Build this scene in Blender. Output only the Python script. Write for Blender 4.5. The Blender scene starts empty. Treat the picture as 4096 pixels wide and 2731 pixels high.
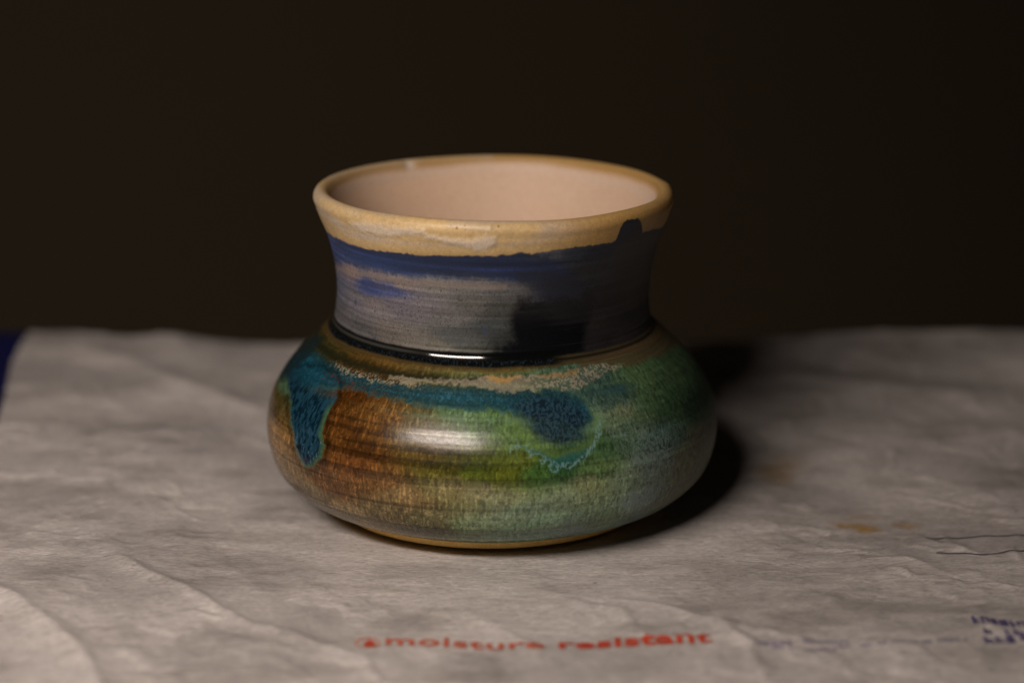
import bpy, math
import numpy as np

# ------------------------------------------------------------------ camera, light, exposure
sc = bpy.context.scene
F_PX, CX, CY = 56 / 23.5 * 4096, 2048.0, 1365.5          # photograph pixels
CAM = np.array([0.0051, -0.568, 0.19026])
PITCH = math.radians(14.79)

cam_d = bpy.data.cameras.new('camera')
cam_d.lens = 56.0
cam_d.sensor_width = 23.5
cam_d.clip_start = 0.01
cam_d.clip_end = 50
cam_d.dof.use_dof = True
cam_d.dof.focus_distance = 0.553
cam_d.dof.aperture_fstop = 4.0
cam_d.dof.aperture_blades = 0
cam = bpy.data.objects.new('camera', cam_d)
cam.location = CAM
cam.rotation_euler = (math.pi / 2 - PITCH, 0, 0)
sc.collection.objects.link(cam)
sc.camera = cam

world = bpy.data.worlds.new('World')
sc.world = world
world.use_nodes = True
world.node_tree.nodes['Background'].inputs[0].default_value = (1.0, 0.8, 0.62, 1)
world.node_tree.nodes['Background'].inputs[1].default_value = 0.0035

lamp_d = bpy.data.lights.new('strip_lamp', 'AREA')
lamp_d.shape = 'RECTANGLE'
lamp_d.size = 0.25
lamp_d.size_y = 0.04
lamp_d.spread = math.radians(118)
lamp_d.energy = 0.83
lamp_d.color = (1.0, 0.86, 0.76)
lamp = bpy.data.objects.new('strip_lamp', lamp_d)
LAMP = np.array([-0.162, -0.325, 0.275])
lamp.location = LAMP
from mathutils import Vector, Matrix
_d = Vector((-0.035, 0.05, 0.0)) - Vector(LAMP)
_z = -_d.normalized()
_x = Vector((0.92, -0.38, 0.0)).normalized()
_y = _z.cross(_x).normalized()
_x = _y.cross(_z).normalized()
lamp.matrix_world = Matrix.Translation(Vector(LAMP)) @ Matrix((_x, _y, _z)).transposed().to_4x4()
sc.collection.objects.link(lamp)

sc.view_settings.view_transform = 'Standard'
sc.view_settings.look = 'None'
sc.view_settings.exposure = 0
sc.view_settings.gamma = 1
sc.cycles.max_bounces = 8

# ------------------------------------------------------------------ helpers
def ray(px, py):
    a, b = (px - CX) / F_PX, (CY - py) / F_PX
    d = np.array([a, math.cos(PITCH) + b * math.sin(PITCH), -math.sin(PITCH) + b * math.cos(PITCH)])
    return d / np.linalg.norm(d)

def ground(px, py, z=0.0):
    d = ray(px, py)
    return CAM + d * (z - CAM[2]) / d[2]

def vnoise(u, v, seed, pu=None):
    """value noise, 0..1; pu = period in u"""
    n = pu if pu else 512
    tab = np.random.default_rng(seed).random((n, 512))
    iu, iv = np.floor(u).astype(int), np.floor(v).astype(int)
    fu, fv = u - iu, v - iv
    fu = fu * fu * fu * (fu * (fu * 6 - 15) + 10)
    fv = fv * fv * fv * (fv * (fv * 6 - 15) + 10)
    a, b = iu % n, (iu + 1) % n
    c, d = iv % 512, (iv + 1) % 512
    return ((tab[a, c] * (1 - fu) + tab[b, c] * fu) * (1 - fv)
            + (tab[a, d] * (1 - fu) + tab[b, d] * fu) * fv)

def fbm(u, v, seed, octv=4, pu=None, gain=0.5):
    t, amp, s = 0, 1, 0
    for o in range(octv):
        t = t + amp * vnoise(u * 2 ** o, v * 2 ** o, seed + o * 17, pu * 2 ** o if pu else None)
        s += amp
        amp *= gain
    return t / s

def sst(a, b, x):
    t = np.clip((x - a) / (b - a), 0, 1)
    return t * t * (3 - 2 * t)

def lin(c):
    c = np.asarray(c, float) / 255
    return np.where(c <= 0.04045, c / 12.92, ((c + 0.055) / 1.055) ** 2.4)

def poly_sd(x, y, P, closed=True):
    """signed distance (negative inside) to a polygon, or distance to an open line"""
    P = np.asarray(P, float)
    best = np.full(x.shape, 1e9)
    inside = np.zeros(x.shape, bool)
    n = len(P)
    for i in range(n if closed else n - 1):
        a, b = P[i], P[(i + 1) % n]
        e = b - a
        t = np.clip(((x - a[0]) * e[0] + (y - a[1]) * e[1]) / (e @ e + 1e-12), 0, 1)
        best = np.minimum(best, np.hypot(x - a[0] - t * e[0], y - a[1] - t * e[1]))
        if closed:
            c = (a[1] > y) != (b[1] > y)
            inside ^= c & (x < (b[0] - a[0]) * (y - a[1]) / (b[1] - a[1] + 1e-15) + a[0])
    return np.where(inside, -best, best)

def mesh_obj(name, V, Fc, mat, parent=None, normals=None, attrs=None, smooth=True):
    me = bpy.data.meshes.new(name)
    V = np.asarray(V, np.float32)
    if isinstance(Fc, np.ndarray):
        k = Fc.shape[1]
        me.vertices.add(len(V)); me.vertices.foreach_set('co', V.ravel())
        me.loops.add(Fc.size); me.loops.foreach_set('vertex_index', Fc.ravel().astype(np.int32))
        me.polygons.add(len(Fc))
        me.polygons.foreach_set('loop_start', np.arange(0, Fc.size, k, dtype=np.int32))
        me.polygons.foreach_set('loop_total', np.full(len(Fc), k, np.int32))
        me.update(calc_edges=True)
    else:
        me.from_pydata([tuple(map(float, v)) for v in V], [], Fc)
    me.polygons.foreach_set('use_smooth', np.full(len(me.polygons), smooth, bool))
    for an, (typ, dat) in (attrs or {}).items():
        at = me.attributes.new(an, typ, 'POINT')
        if typ == 'FLOAT_COLOR':
            c = np.ones((len(V), 4), np.float32); c[:, :3] = dat
            at.data.foreach_set('color', c.ravel())
        elif typ == 'FLOAT':
            at.data.foreach_set('value', np.asarray(dat, np.float32))
        else:
            at.data.foreach_set('vector', np.asarray(dat, np.float32).ravel())
    if normals is not None:
        me.normals_split_custom_set_from_vertices(np.asarray(normals, np.float32))
    me.materials.append(mat)
    o = bpy.data.objects.new(name, me)
    sc.collection.objects.link(o)
    if parent:
        o.parent = parent
    return o

def tag(o, label, cat, group=None):
    o['label'] = label
    o['category'] = cat
    if group:
        o['group'] = group

def new_mat(name):
    m = bpy.data.materials.new(name)
    m.use_nodes = True
    nt = m.node_tree
    return m, nt, nt.nodes['Principled BSDF']

def node(nt, typ, **kw):
    n = nt.nodes.new(typ)
    for k, v in kw.items():
        setattr(n, k, v)
    return n

def noise_node(nt, vec, scale, detail=4, rough=0.55, dist=0.0):
    n = node(nt, 'ShaderNodeTexNoise')
    n.inputs['Scale'].default_value = scale
    n.inputs['Detail'].default_value = detail
    n.inputs['Roughness'].default_value = rough
    n.inputs['Distortion'].default_value = dist
    nt.links.new(vec, n.inputs['Vector'])
    return n

def mapping(nt, vec, scale):
    m = node(nt, 'ShaderNodeMapping')
    m.inputs['Scale'].default_value = scale
    nt.links.new(vec, m.inputs['Vector'])
    return m.outputs[0]

def bump(nt, h, dist, strength, normal=None):
    b = node(nt, 'ShaderNodeBump')
    b.inputs['Distance'].default_value = dist
    b.inputs['Strength'].default_value = strength
    nt.links.new(h, b.inputs['Height'])
    if normal:
        nt.links.new(normal, b.inputs['Normal'])
    return b.outputs[0]

# ------------------------------------------------------------------ wall behind
m_wall, nt, bs = new_mat('wall_paint')
tc = node(nt, 'ShaderNodeTexCoord').outputs['Object']
n1 = noise_node(nt, tc, 3, 4)
rp = node(nt, 'ShaderNodeValToRGB')
rp.color_ramp.elements[0].color = (0.125, 0.093, 0.056, 1)
rp.color_ramp.elements[1].color = (0.15, 0.112, 0.067, 1)
nt.links.new(n1.outputs[0], rp.inputs[0]); nt.links.new(rp.outputs[0], bs.inputs['Base Color'])
bs.inputs['Roughness'].default_value = 0.9
nt.links.new(bump(nt, noise_node(nt, tc, 160, 3).outputs[0], 0.0006, 0.4), bs.inputs['Normal'])
WALL_Y = 0.95
vs, fs = [], []
nx, nz = 24, 16
for k in range(nz + 1):
    for i in range(nx + 1):
        vs.append((-1.8 + 3.6 * i / nx, WALL_Y + 0.55 * (-1.8 + 3.6 * i / nx), -0.75 + 2.2 * k / nz))
for k in range(nz):
    for i in range(nx):
        a = k * (nx + 1) + i
        fs.append((a, a + 1, a + nx + 2, a + nx + 1))
wall = mesh_obj('wall', vs, fs, m_wall)
wall['kind'] = 'structure'
wall['label'] = 'dark brown plain wall out of focus behind the table'

# ------------------------------------------------------------------ table under the envelope
m_tab, nt, bs = new_mat('table_wood')
tc = node(nt, 'ShaderNodeTexCoord').outputs['Object']
g = noise_node(nt, mapping(nt, tc, (3, 40, 40)), 4, 6, 0.6, 0.4)
rp = node(nt, 'ShaderNodeValToRGB')
rp.color_ramp.elements[0].color = (0.03, 0.017, 0.009, 1)
rp.color_ramp.elements[1].color = (0.075, 0.042, 0.022, 1)
nt.links.new(g.outputs[0], rp.inputs[0]); nt.links.new(rp.outputs[0], bs.inputs['Base Color'])
bs.inputs['Roughness'].default_value = 0.5
import bmesh
bm = bmesh.new()
bmesh.ops.create_cube(bm, size=1)
bmesh.ops.scale(bm, vec=(0.9, 0.46, 0.03), verts=bm.verts)
bmesh.ops.translate(bm, vec=(0.03, 0.138 - 0.23, -0.0162), verts=bm.verts)
bmesh.ops.bevel(bm, geom=bm.edges[:], offset=0.002, segments=2, affect='EDGES')
me = bpy.data.meshes.new('table'); bm.to_mesh(me); bm.free()
me.materials.append(m_tab)
table = bpy.data.objects.new('table', me)
sc.collection.objects.link(table)
table['kind'] = 'structure'
table['label'] = 'dark wooden table top under the white envelope'

# ------------------------------------------------------------------ envelope
EX0, EX1, EY0, EY1 = -0.172, 0.213, -0.147, 0.149
NXE, NYE = 560, 440
gx = np.linspace(EX0, EX1, NXE)
gy = np.linspace(EY0, EY1, NYE)
GX, GY = np.meshgrid(gx, gy)

def crease(pts_px, width, amp, side=0.0):
    """a folded ridge along a line of photograph points lying on the sheet"""
    P = [ground(*p)[:2] for p in pts_px]
    return P, width, amp, side

CREASES = [
    crease([(-150, 2320), (60, 2420), (200, 2510), (310, 2600), (390, 2740), (430, 2830)], 0.0030, 0.0017),
    crease([(430, 2220), (640, 2330), (800, 2410), (960, 2490), (1050, 2530), (1250, 2575), (1500, 2640)], 0.0022, 0.0011),
    crease([(880, 2250), (1000, 2340), (1100, 2450)], 0.003, 0.0005),
    crease([(2440, 2400), (2700, 2440), (2880, 2500), (3000, 2590), (3060, 2740)], 0.0022, 0.0011),
    crease([(1850, 2420), (2000, 2500), (2150, 2600), (2260, 2720)], 0.003, 0.0006),
    crease([(3650, 2130), (3740, 2165), (3860, 2195), (3945, 2218)], 0.0022, 0.0011),
    crease([(3945, 2218), (4120, 2195), (4300, 2185)], 0.0022, 0.0004),
    crease([(3480, 2225), (3600, 2232), (3700, 2260), (3760, 2285)], 0.0022, 0.0011),
    crease([(3760, 2285), (3880, 2258), (4150, 2250)], 0.002, 0.0005),
    crease([(3790, 2300), (3900, 2285), (3960, 2330)], 0.002, 0.0004),
    crease([(250, 1420), (560, 1500), (760, 1560), (960, 1620), (1080, 1680)], 0.008, 0.0030),
    crease([(660, 1330), (720, 1400), (760, 1460)], 0.006, 0.0013),
    crease([(300, 2120), (420, 2180), (600, 2260)], 0.0035, 0.0005),
    crease([(120, 2150), (200, 2170), (230, 2220)], 0.0022, 0.0005),
    crease([(3100, 1500), (3500, 1560), (4000, 1600)], 0.006, 0.0014),
    crease([(3400, 1680), (3700, 1720), (4150, 1700)], 0.006, 0.0011),
    crease([(3780, 2040), (3900, 1980), (4000, 1965), (4150, 1985)], 0.004, 0.0007),
    crease([(3150, 2350), (3400, 2420), (3650, 2440)], 0.004, 0.0005),
    crease([(3820, 2560), (3900, 2640), (3960, 2760)], 0.004, 0.0007),
]

def height(X, Y):
    w1 = (fbm(X * 60 + 9, Y * 60 + 4, 11, 3) - 0.5) * 0.03
    w2 = (fbm(X * 60 + 31, Y * 60 + 8, 12, 3) - 0.5) * 0.03
    h = (fbm(X * 22 + 7, Y * 22 + 3, 21, 3) - 0.5) * 0.0040                       # slack
    rg = 1 - np.abs(2 * fbm((X + w1) * 34 + 5, (Y + w2 + X * 0.45) * 46 + 2, 31, 3) - 1)
    h += (sst(0.80, 1.0, rg)) * 0.00048 * (0.3 + fbm(X * 25, Y * 25 + 40, 33, 2))  # crumples
    rg = 1 - np.abs(2 * fbm((X + w1 * 0.6) * 90 + 5, (Y + w2 * 0.6 + X * 0.4) * 110 + 2, 41, 2) - 1)
    h += sst(0.75, 1.0, rg) * 0.00012
    h += (fbm(X * 260, Y * 260, 51, 3) - 0.5) * 0.00007
    for P, wd, amp, side in CREASES:
        d = poly_sd(X + w1 * 0.12, Y + w2 * 0.12, P, closed=False)
        end = 0.35 + 0.65 * sst(0, 0.012, np.minimum(np.hypot(X - P[0][0], Y - P[0][1]), np.hypot(X - P[-1][0], Y - P[-1][1])))
        h += amp * end * np.exp(-np.abs(d / wd) ** 1.25)
    rp_ = np.hypot(X, Y)
    flat = sst(0.036, 0.085, rp_)
    h = h * flat + 0.0
    # the far corners lift off the table
    h += 0.0042 * sst(-0.05, -0.15, X) * sst(0.06, 0.149, Y)
    h += 0.0042 * sst(0.055, 0.13, X) * sst(0.07, 0.149, Y)
    return np.maximum(h, -0.0008) * flat - 0.00005

HZ = height(GX, GY)
EYC = GY + 0.0012 * (fbm(GX * 30, GY * 0 + 3, 77, 2) - 0.5) * sst(0.13, 0.149, GY)

def hz_at(x, y):
    fx = np.clip((np.asarray(x) - EX0) / (EX1 - EX0) * (NXE - 1), 0, NXE - 1.001)
    fy = np.clip((np.asarray(y) - EY0) / (EY1 - EY0) * (NYE - 1), 0, NYE - 1.001)
    i, j = fx.astype(int), fy.astype(int)
    u, v = fx - i, fy - j
    return (HZ[j, i] * (1 - u) + HZ[j, i + 1] * u) * (1 - v) + (HZ[j + 1, i] * (1 - u) + HZ[j + 1, i + 1] * u) * v

def on_sheet(px, py):
    z = 0.0
    for _ in range(8):
        p = ground(px, py, z)
        z = float(hz_at(p[0], p[1]))
    return p[0], p[1]

# colour of the sheet: off-white fibres, grime and two ochre stains
base = np.ones((NYE, NXE, 3)) * np.array([0.615, 0.572, 0.552])
gr = fbm(GX * 38, GY * 38, 61, 4)
base *= (1 - 0.24 * sst(0.42, 0.75, gr))[..., None]
gr2 = fbm(GX * 60 + 3, GY * 150 + 9, 62, 4)
base *= (1 - 0.22 * sst(0.45, 0.8, gr2))[..., None] * np.array([1, 0.99, 0.975]) ** (sst(0.4, 0.8, gr2)[..., None])
edge_n = (fbm(GX * 420, GY * 420, 66, 3) - 0.5) * 0.006
for (sx, sy), rx, ry, amt in [((3420, 2105), .0062, .0034, .75), ((3475, 2122), .0036, .0024, .8), ((3360, 2092), .004, .003, .3), ((3618, 2102), .0045, .0032, .6),
                              ((3440, 2070), .005, .0035, .3), ((3100, 1890), .006, .012, .55), ((3150, 1850), .006, .01, .3), ((1290, 2560), .0, .0, 0)]:
    if amt:
        c = on_sheet(sx, sy)
        d = np.hypot((GX - c[0]) / rx, (GY - c[1]) / ry) + edge_n * 110
        a = (amt * (1 - sst(0.25, 1.15, d)))[..., None]
        base = base * (1 - a) + np.array([0.40, 0.235, 0.065]) * a
for (sx, sy), r in [((4060, 2043), .0009), ((3300, 2300), .0004), ((2380, 2330), .0004)]:
    c = on_sheet(sx, sy)
    a = (0.85 * (1 - sst(0.4, 1.0, np.hypot((GX - c[0]) / (r * .5), (GY - c[1]) / r))))[..., None]
    base = base * (1 - a) + np.array([0.05, 0.04, 0.04]) * a

m_sheet, nt, bs = new_mat('spunbonded_sheet')
tc = node(nt, 'ShaderNodeTexCoord').outputs['Object']
ca = node(nt, 'ShaderNodeAttribute', attribute_name='tint')
fib = noise_node(nt, mapping(nt, tc, (330, 1300, 500)), 1.0, 5, 0.7, 1.8)
fib2 = noise_node(nt, mapping(nt, tc, (160, 620, 500)), 1.0, 5, 0.7, 2.6)
mx = node(nt, 'ShaderNodeMath', operation='ADD')
nt.links.new(fib.outputs[0], mx.inputs[0]); nt.links.new(fib2.outputs[0], mx.inputs[1])
mr = node(nt, 'ShaderNodeMapRange')
mr.inputs['From Min'].default_value = 0.7; mr.inputs['From Max'].default_value = 1.3
mr.inputs['To Min'].default_value = 0.52; mr.inputs['To Max'].default_value = 1.32
nt.links.new(mx.outputs[0], mr.inputs[0])
vm = node(nt, 'ShaderNodeVectorMath', operation='SCALE')
nt.links.new(ca.outputs['Color'], vm.inputs[0]); nt.links.new(mr.outputs[0], vm.inputs['Scale'])
nt.links.new(vm.outputs[0], bs.inputs['Base Color'])
bs.inputs['Roughness'].default_value = 0.55
bs.inputs['Specular IOR Level'].default_value = 0.3
nt.links.new(bump(nt, mx.outputs[0], 0.00035, 0.9), bs.inputs['Normal'])

m_blue, nt, bs = new_mat('blue_print')
tc = node(nt, 'ShaderNodeTexCoord').outputs['Object']
n1 = noise_node(nt, tc, 500, 4)
rp = node(nt, 'ShaderNodeValToRGB')
rp.color_ramp.elements[0].color = (0.003, 0.004, 0.045, 1)
rp.color_ramp.elements[1].color = (0.006, 0.008, 0.07, 1)
nt.links.new(n1.outputs[0], rp.inputs[0]); nt.links.new(rp.outputs[0], bs.inputs['Base Color'])
bs.inputs['Roughness'].default_value = 0.5
nt.links.new(bump(nt, n1.outputs[0], 0.0002, 0.5), bs.inputs['Normal'])

env = bpy.data.objects.new('envelope', None)
sc.collection.objects.link(env)
env.location = (0, 0, -0.0011)
env.empty_display_size = 0.05
tag(env, 'crumpled white fibrous mailing envelope with red lettering lying under the pot', 'envelope')

# the blue edge print: its border follows the points seen in the photograph
bpts = np.array([on_sheet(*p) for p in [(93, 1350), (44, 1444), (20, 1561), (0, 1639)]])
bx = np.interp(GY, bpts[::-1, 1], bpts[::-1, 0]) + np.where(GY < bpts[-1, 1], (bpts[-1, 1] - GY) * 0.08, 0)
blue_v = GX < bx
V = np.stack([GX, EYC, HZ + 0.0011], -1).reshape(-1, 3)
idx = np.arange(NXE * NYE).reshape(NYE, NXE)
Q = np.stack([idx[:-1, :-1], idx[:-1, 1:], idx[1:, 1:], idx[1:, :-1]], -1)
fb = blue_v[:-1, :-1]

def sub_mesh(name, V, faces, mat, parent, attrs=None, normals=None):
    used, inv = np.unique(faces, return_inverse=True)
    at = {k: (t, d[used]) for k, (t, d) in (attrs or {}).items()}
    return mesh_obj(name, V[used], inv.reshape(faces.shape), mat, parent,
                    None if normals is None else normals[used], at)

# skirt: the cut edge of the sheet, 0.5 mm thick
loop = np.concatenate([idx[0, :], idx[1:, -1], idx[-1, -2::-1], idx[-2:0:-1, 0]])
low = V[loop] - np.array([0, 0, 0.0005])
V2 = np.vstack([V, low])
li = len(V) + np.arange(len(loop))
nl = len(loop)
skirt = np.stack([loop, li, np.roll(li, -1), np.roll(loop, -1)], -1)
base2 = np.vstack([base.reshape(-1, 3), base.reshape(-1, 3)[loop]])
isb = np.concatenate([blue_v.ravel(), blue_v.ravel()[loop]])
allf = np.vstack([Q.reshape(-1, 4), skirt])
fblue = isb[allf].sum(1) >= 2
at = {'tint': ('FLOAT_COLOR', base2)}
sub_mesh('upper_sheet', V2, allf[~fblue], m_sheet, env, at)
b_o = sub_mesh('blue_border', V2, allf[fblue], m_blue, env)
b_o['label'] = 'dark blue printed border along the short edge'
lowv = [(EX0 + .001, EY0 + .001, 0), (EX1 - .001, EY0 + .001, 0), (EX1 - .001, EY1 - .004, 0), (EX0 + .001, EY1 - .004, 0)]
lowv = [(x, y, z + dz) for dz in (0.00012, 0.0002) for x, y, z in lowv]
mesh_obj('lower_sheet', lowv, [(0, 3, 2, 1), (4, 5, 6, 7), (0, 1, 5, 4), (1, 2, 6, 5), (2, 3, 7, 6), (3, 0, 4, 7)], m_sheet, env,
         attrs={'tint': ('FLOAT_COLOR', np.tile([0.7, 0.68, 0.65], (8, 1)))}, smooth=False)

def ink(name, c1, c2, wear=0.0):
    m, nt, bs = new_mat(name)
    tc = node(nt, 'ShaderNodeTexCoord').outputs['Object']
    n1 = noise_node(nt, tc, 900, 3)
    rp = node(nt, 'ShaderNodeValToRGB')
    rp.color_ramp.elements[0].position = 0.35; rp.color_ramp.elements[1].position = 0.65
    rp.color_ramp.elements[0].color = (*c1, 1); rp.color_ramp.elements[1].color = (*c2, 1)
    nt.links.new(n1.outputs[0], rp.inputs[0]); nt.links.new(rp.outputs[0], bs.inputs['Base Color'])
    bs.inputs['Roughness'].default_value = 0.6
    return m
m_red = ink('red_ink', (0.42, 0.035, 0.012), (0.50, 0.07, 0.03))
m_red2 = ink('rubbed_red_ink', (0.42, 0.065, 0.03), (0.50, 0.14, 0.085))
m_redpale = ink('worn_red_ink', (0.56, 0.20, 0.12), (0.60, 0.26, 0.17))
m_navy = ink('navy_ink', (0.06, 0.045, 0.14), (0.10, 0.08, 0.19))
m_lilac = ink('faded_blue_ink', (0.23, 0.20, 0.30), (0.33, 0.29, 0.37))
m_line = ink('line_ink', (0.006, 0.006, 0.035), (0.014, 0.013, 0.055))
m_line2 = ink('pale_line_ink', (0.36, 0.34, 0.42), (0.42, 0.40, 0.46))

def drape(xy, lift=0.0002):
    xy = np.asarray(xy, float)
    return np.column_stack([xy, hz_at(xy[:, 0], xy[:, 1]) + 0.0011 + lift])

def text_part(word, x0, x1, yl, yr, xh, mat, name='lettering', bold=0.018):
    """flat print: glyphs stretched to the printed span and laid on the sheet"""
    cu = bpy.data.curves.new('t', 'FONT')
    cu.body = word
    cu.size = 1
    cu.offset = bold
    cu.space_character = 1.06
    cu.resolution_u = 4
    to = bpy.data.objects.new('t', cu)
    sc.collection.objects.link(to)
    bpy.context.view_layer.update()
    me = bpy.data.meshes.new_from_object(to.evaluated_get(bpy.context.evaluated_depsgraph_get()))
    bpy.data.objects.remove(to)
    bmx = bmesh.new(); bmx.from_mesh(me)
    bmesh.ops.subdivide_edges(bmx, edges=[e for e in bmx.edges if e.calc_length() > 0.12], cuts=2)
    bmesh.ops.triangulate(bmx, faces=bmx.faces[:])
    co = np.array([v.co[:2] for v in bmx.verts])
    fcs = [[v.index for v in f.verts] for f in bmx.faces]
    bmx.free()
    bpy.data.meshes.remove(me)
    u = (co[:, 0] - co[:, 0].min()) / np.ptp(co[:, 0])
    X = x0 + u * (x1 - x0)
    Y = yl + (yr - yl) * u + co[:, 1] / 0.5 * xh
    return mesh_obj(name, drape(np.column_stack([X, Y])), fcs, mat, env, smooth=False)

text_part('moisture', -0.0213, 0.0118, -0.0925, -0.0970, 0.0037, m_red2, bold=0.02)
text_part('resistant', 0.0148, 0.0466, -0.0962, -0.0955, 0.0038, m_red, bold=0.03)

# round emblem with a drop in it
c0 = ground(1470, 2563)[:2]
ring = []
for k in range(48):
    a = 2 * math.pi * k / 48
    for r in (0.00215, 0.00258):
        ring.append((c0[0] + r * math.cos(a), c0[1] + r * 1.25 * math.sin(a)))
rf = [(2 * k, 2 * k + 1, (2 * k + 3) % 96, (2 * k + 2) % 96) for k in range(48)]
em = mesh_obj('emblem', drape(ring), rf, m_redpale, env, smooth=False)
em['label'] = 'small red ring emblem with a drop beside the lettering'
dp = [(0, 0.0021), (0.0005, 0.0012), (0.001, 0.0004), (0.0013, -0.0003), (0.0012, -0.001), (0.0007, -0.0016), (0, -0.0018),
      (-0.0007, -0.0016), (-0.0012, -0.001), (-0.0013, -0.0003), (-0.001, 0.0004), (-0.0005, 0.0012)]
mesh_obj('drop', drape([(c0[0] + 0.0004 + x, c0[1] - .0001 + y * 1.1) for x, y in dp]), [list(range(12))[::-1]], m_red, em, smooth=False)

def mark_row(px0, px1, py0, py1, hgt, mat, seed, gaps=(), fill=0.8):
    """a line of small print too blurred to read: a run of little strokes"""
    a, b = on_sheet(px0, py0), on_sheet(px1, py1)
    rng = np.random.default_rng(seed)
    vs, fs = [], []
    x = 0.0
    L_ = b[0] - a[0]
    while x < L_:
        w = hgt * rng.uniform(0.28, 0.6)
        if rng.random() < fill:
            yb = a[1] + (b[1] - a[1]) * x / L_
            st = hgt * rng.uniform(0.14, 0.24)
            yb += hgt * rng.uniform(-0.08, 0.08)
            for (u0, v0, u1, v1) in ([(0, 0, st, hgt), (0, hgt * .8, w, hgt), (w - st, 0, w, hgt * .9)] if rng.random() < .5
                                     else [(0, 0, st, hgt), (0, 0, w, st), (0, hgt * .45, w * .9, hgt * .62)]):
                n0 = len(vs)
                vs += [(a[0] + x + u0, yb + v0), (a[0] + x + u1, yb + v0), (a[0] + x + u1, yb + v1), (a[0] + x + u0, yb + v1)]
                fs.append((n0, n0 + 1, n0 + 2, n0 + 3))
        x += w * rng.uniform(1.1, 1.35)
    return mesh_obj('small_print', drape(vs), fs, mat, env, smooth=False)

mark_row(3010, 3168, 2575, 2577, 0.0016, m_lilac, 1, fill=.95)
mark_row(3090, 3160, 2594, 2596, 0.0014, m_lilac, 2)
mark_row(3215, 3390, 2570, 2572, 0.0016, m_lilac, 3, fill=.95)
mark_row(3215, 3345, 2602, 2604, 0.0016, m_lilac, 4)
mark_row(3340, 3490, 2592, 2586, 0.0013, m_lilac, 5)
mark_row(3515, 3670, 2577, 2573, 0.0016, m_lilac, 6)
mark_row(3690, 3870, 2573, 2562, 0.0016, m_lilac, 7, fill=.95)
mark_row(3895, 4080, 2496, 2506, 0.0038, m_navy, 8, fill=1)
mark_row(3940, 4068, 2536, 2542, 0.0030, m_navy, 9, fill=.9)
mark_row(3942, 4040, 2572, 2576, 0.0036, m_navy, 10, fill=1)
mark_row(4084, 4200, 2562, 2566, 0.0034, m_navy, 12, fill=1)

def print_line(pts, width, mat):
    P = np.array([on_sheet(*p) for p in pts])
    t = np.linspace(0, len(P) - 1, 60)
    x = np.interp(t, range(len(P)), P[:, 0]); y = np.interp(t, range(len(P)), P[:, 1])
    up = drape(np.column_stack([x, y + width / 2])); dn = drape(np.column_stack([x, y - width / 2]))
    return mesh_obj('printed_line', np.vstack([up, dn]), [(i, 60 + i, 61 + i, i + 1) for i in range(59)], mat, env, smooth=False)

print_line([(3703, 2151), (3830, 2155), (3950, 2144), (3990, 2146), (4096, 2142), (4400, 2136)], 0.00048, m_line)
print_line([(3744, 2213), (3860, 2214), (3942, 2220), (4000, 2212), (4096, 2204), (4400, 2190)], 0.00048, m_line)
print_line([(575, 1797), (800, 1805), (1100, 1820), (1400, 1838)], 0.0006, m_line2)
print_line([(590, 1708), (850, 1716), (1100, 1728), (1400, 1740)], 0.0006, m_line2)

# ------------------------------------------------------------------ the pot
PROF = [(0.0, 0.0016), (0.028, 0.0016), (0.0325, 0.0014), (0.0338, 0.0002), (0.0346, 0.0), (0.0354, 0.0002), (0.0362, 0.0007), (0.0375, 0.0009), (0.0383, 0.0014),
        (0.0388, 0.0024), (0.0399, 0.0031), (0.0421, 0.0040), (0.0465, 0.0059), (0.0500, 0.0088), (0.05225, 0.01175), (0.05425, 0.01959), (0.05328, 0.02743), (0.04903, 0.03526),
        (0.04380, 0.04075), (0.0402, 0.0443), (0.0390, 0.0454), (0.0384, 0.0463), (0.0380, 0.0472), (0.03775, 0.0484), (0.03754, 0.05015), (0.03729, 0.05328),
        (0.03754, 0.05799), (0.03822, 0.06269), (0.03946, 0.06739), (0.04105, 0.07131), (0.04225, 0.07455), (0.04272, 0.0763),
        (0.04225, 0.0776), (0.0413, 0.07825), (0.0402, 0.0783), (0.0392, 0.0776), (0.0384, 0.0762), (0.0374, 0.0735), (0.0360, 0.0695),
        (0.0345, 0.0630), (0.0339, 0.0560), (0.0343, 0.0495), (0.0365, 0.0455), (0.0420, 0.0405), (0.0480, 0.0330), (0.0500, 0.0230),
        (0.0470, 0.0130), (0.0380, 0.0075), (0.0200, 0.0058), (0.0, 0.0055)]

def spline(P, n):
    P = np.asarray(P, float)
    t = np.concatenate([[0], np.cumsum(np.sqrt(np.linalg.norm(np.diff(P, axis=0), axis=1)))])
    m = np.gradient(P, t, axis=0)
    tt = np.linspace(0, t[-1], n)
    i = np.clip(np.searchsorted(t, tt, 'right') - 1, 0, len(t) - 2)
    h = (t[i + 1] - t[i])[:, None]
    u = (tt - t[i])[:, None] / h
    return (2*u**3 - 3*u**2 + 1) * P[i] + (u**3 - 2*u**2 + u) * h * m[i] + (3*u**2 - 2*u**3) * P[i + 1] + (u**3 - u**2) * h * m[i + 1]

dense = spline(PROF, 6000)
arc = np.concatenate([[0], np.cumsum(np.linalg.norm(np.diff(dense, axis=0), axis=1))])
i_top = int(np.argmax(dense[:, 1]))
i_foot = int(np.argmin(np.where(dense[:, 0] > 0.0335, dense[:, 1], 9)))
S_FOOT, S_TOP, S_END = arc[i_foot], arc[i_top], arc[-1]
S_RIM_IN = np.interp(0.0765, dense[i_top:, 1][::-1], arc[i_top:][::-1])
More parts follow.
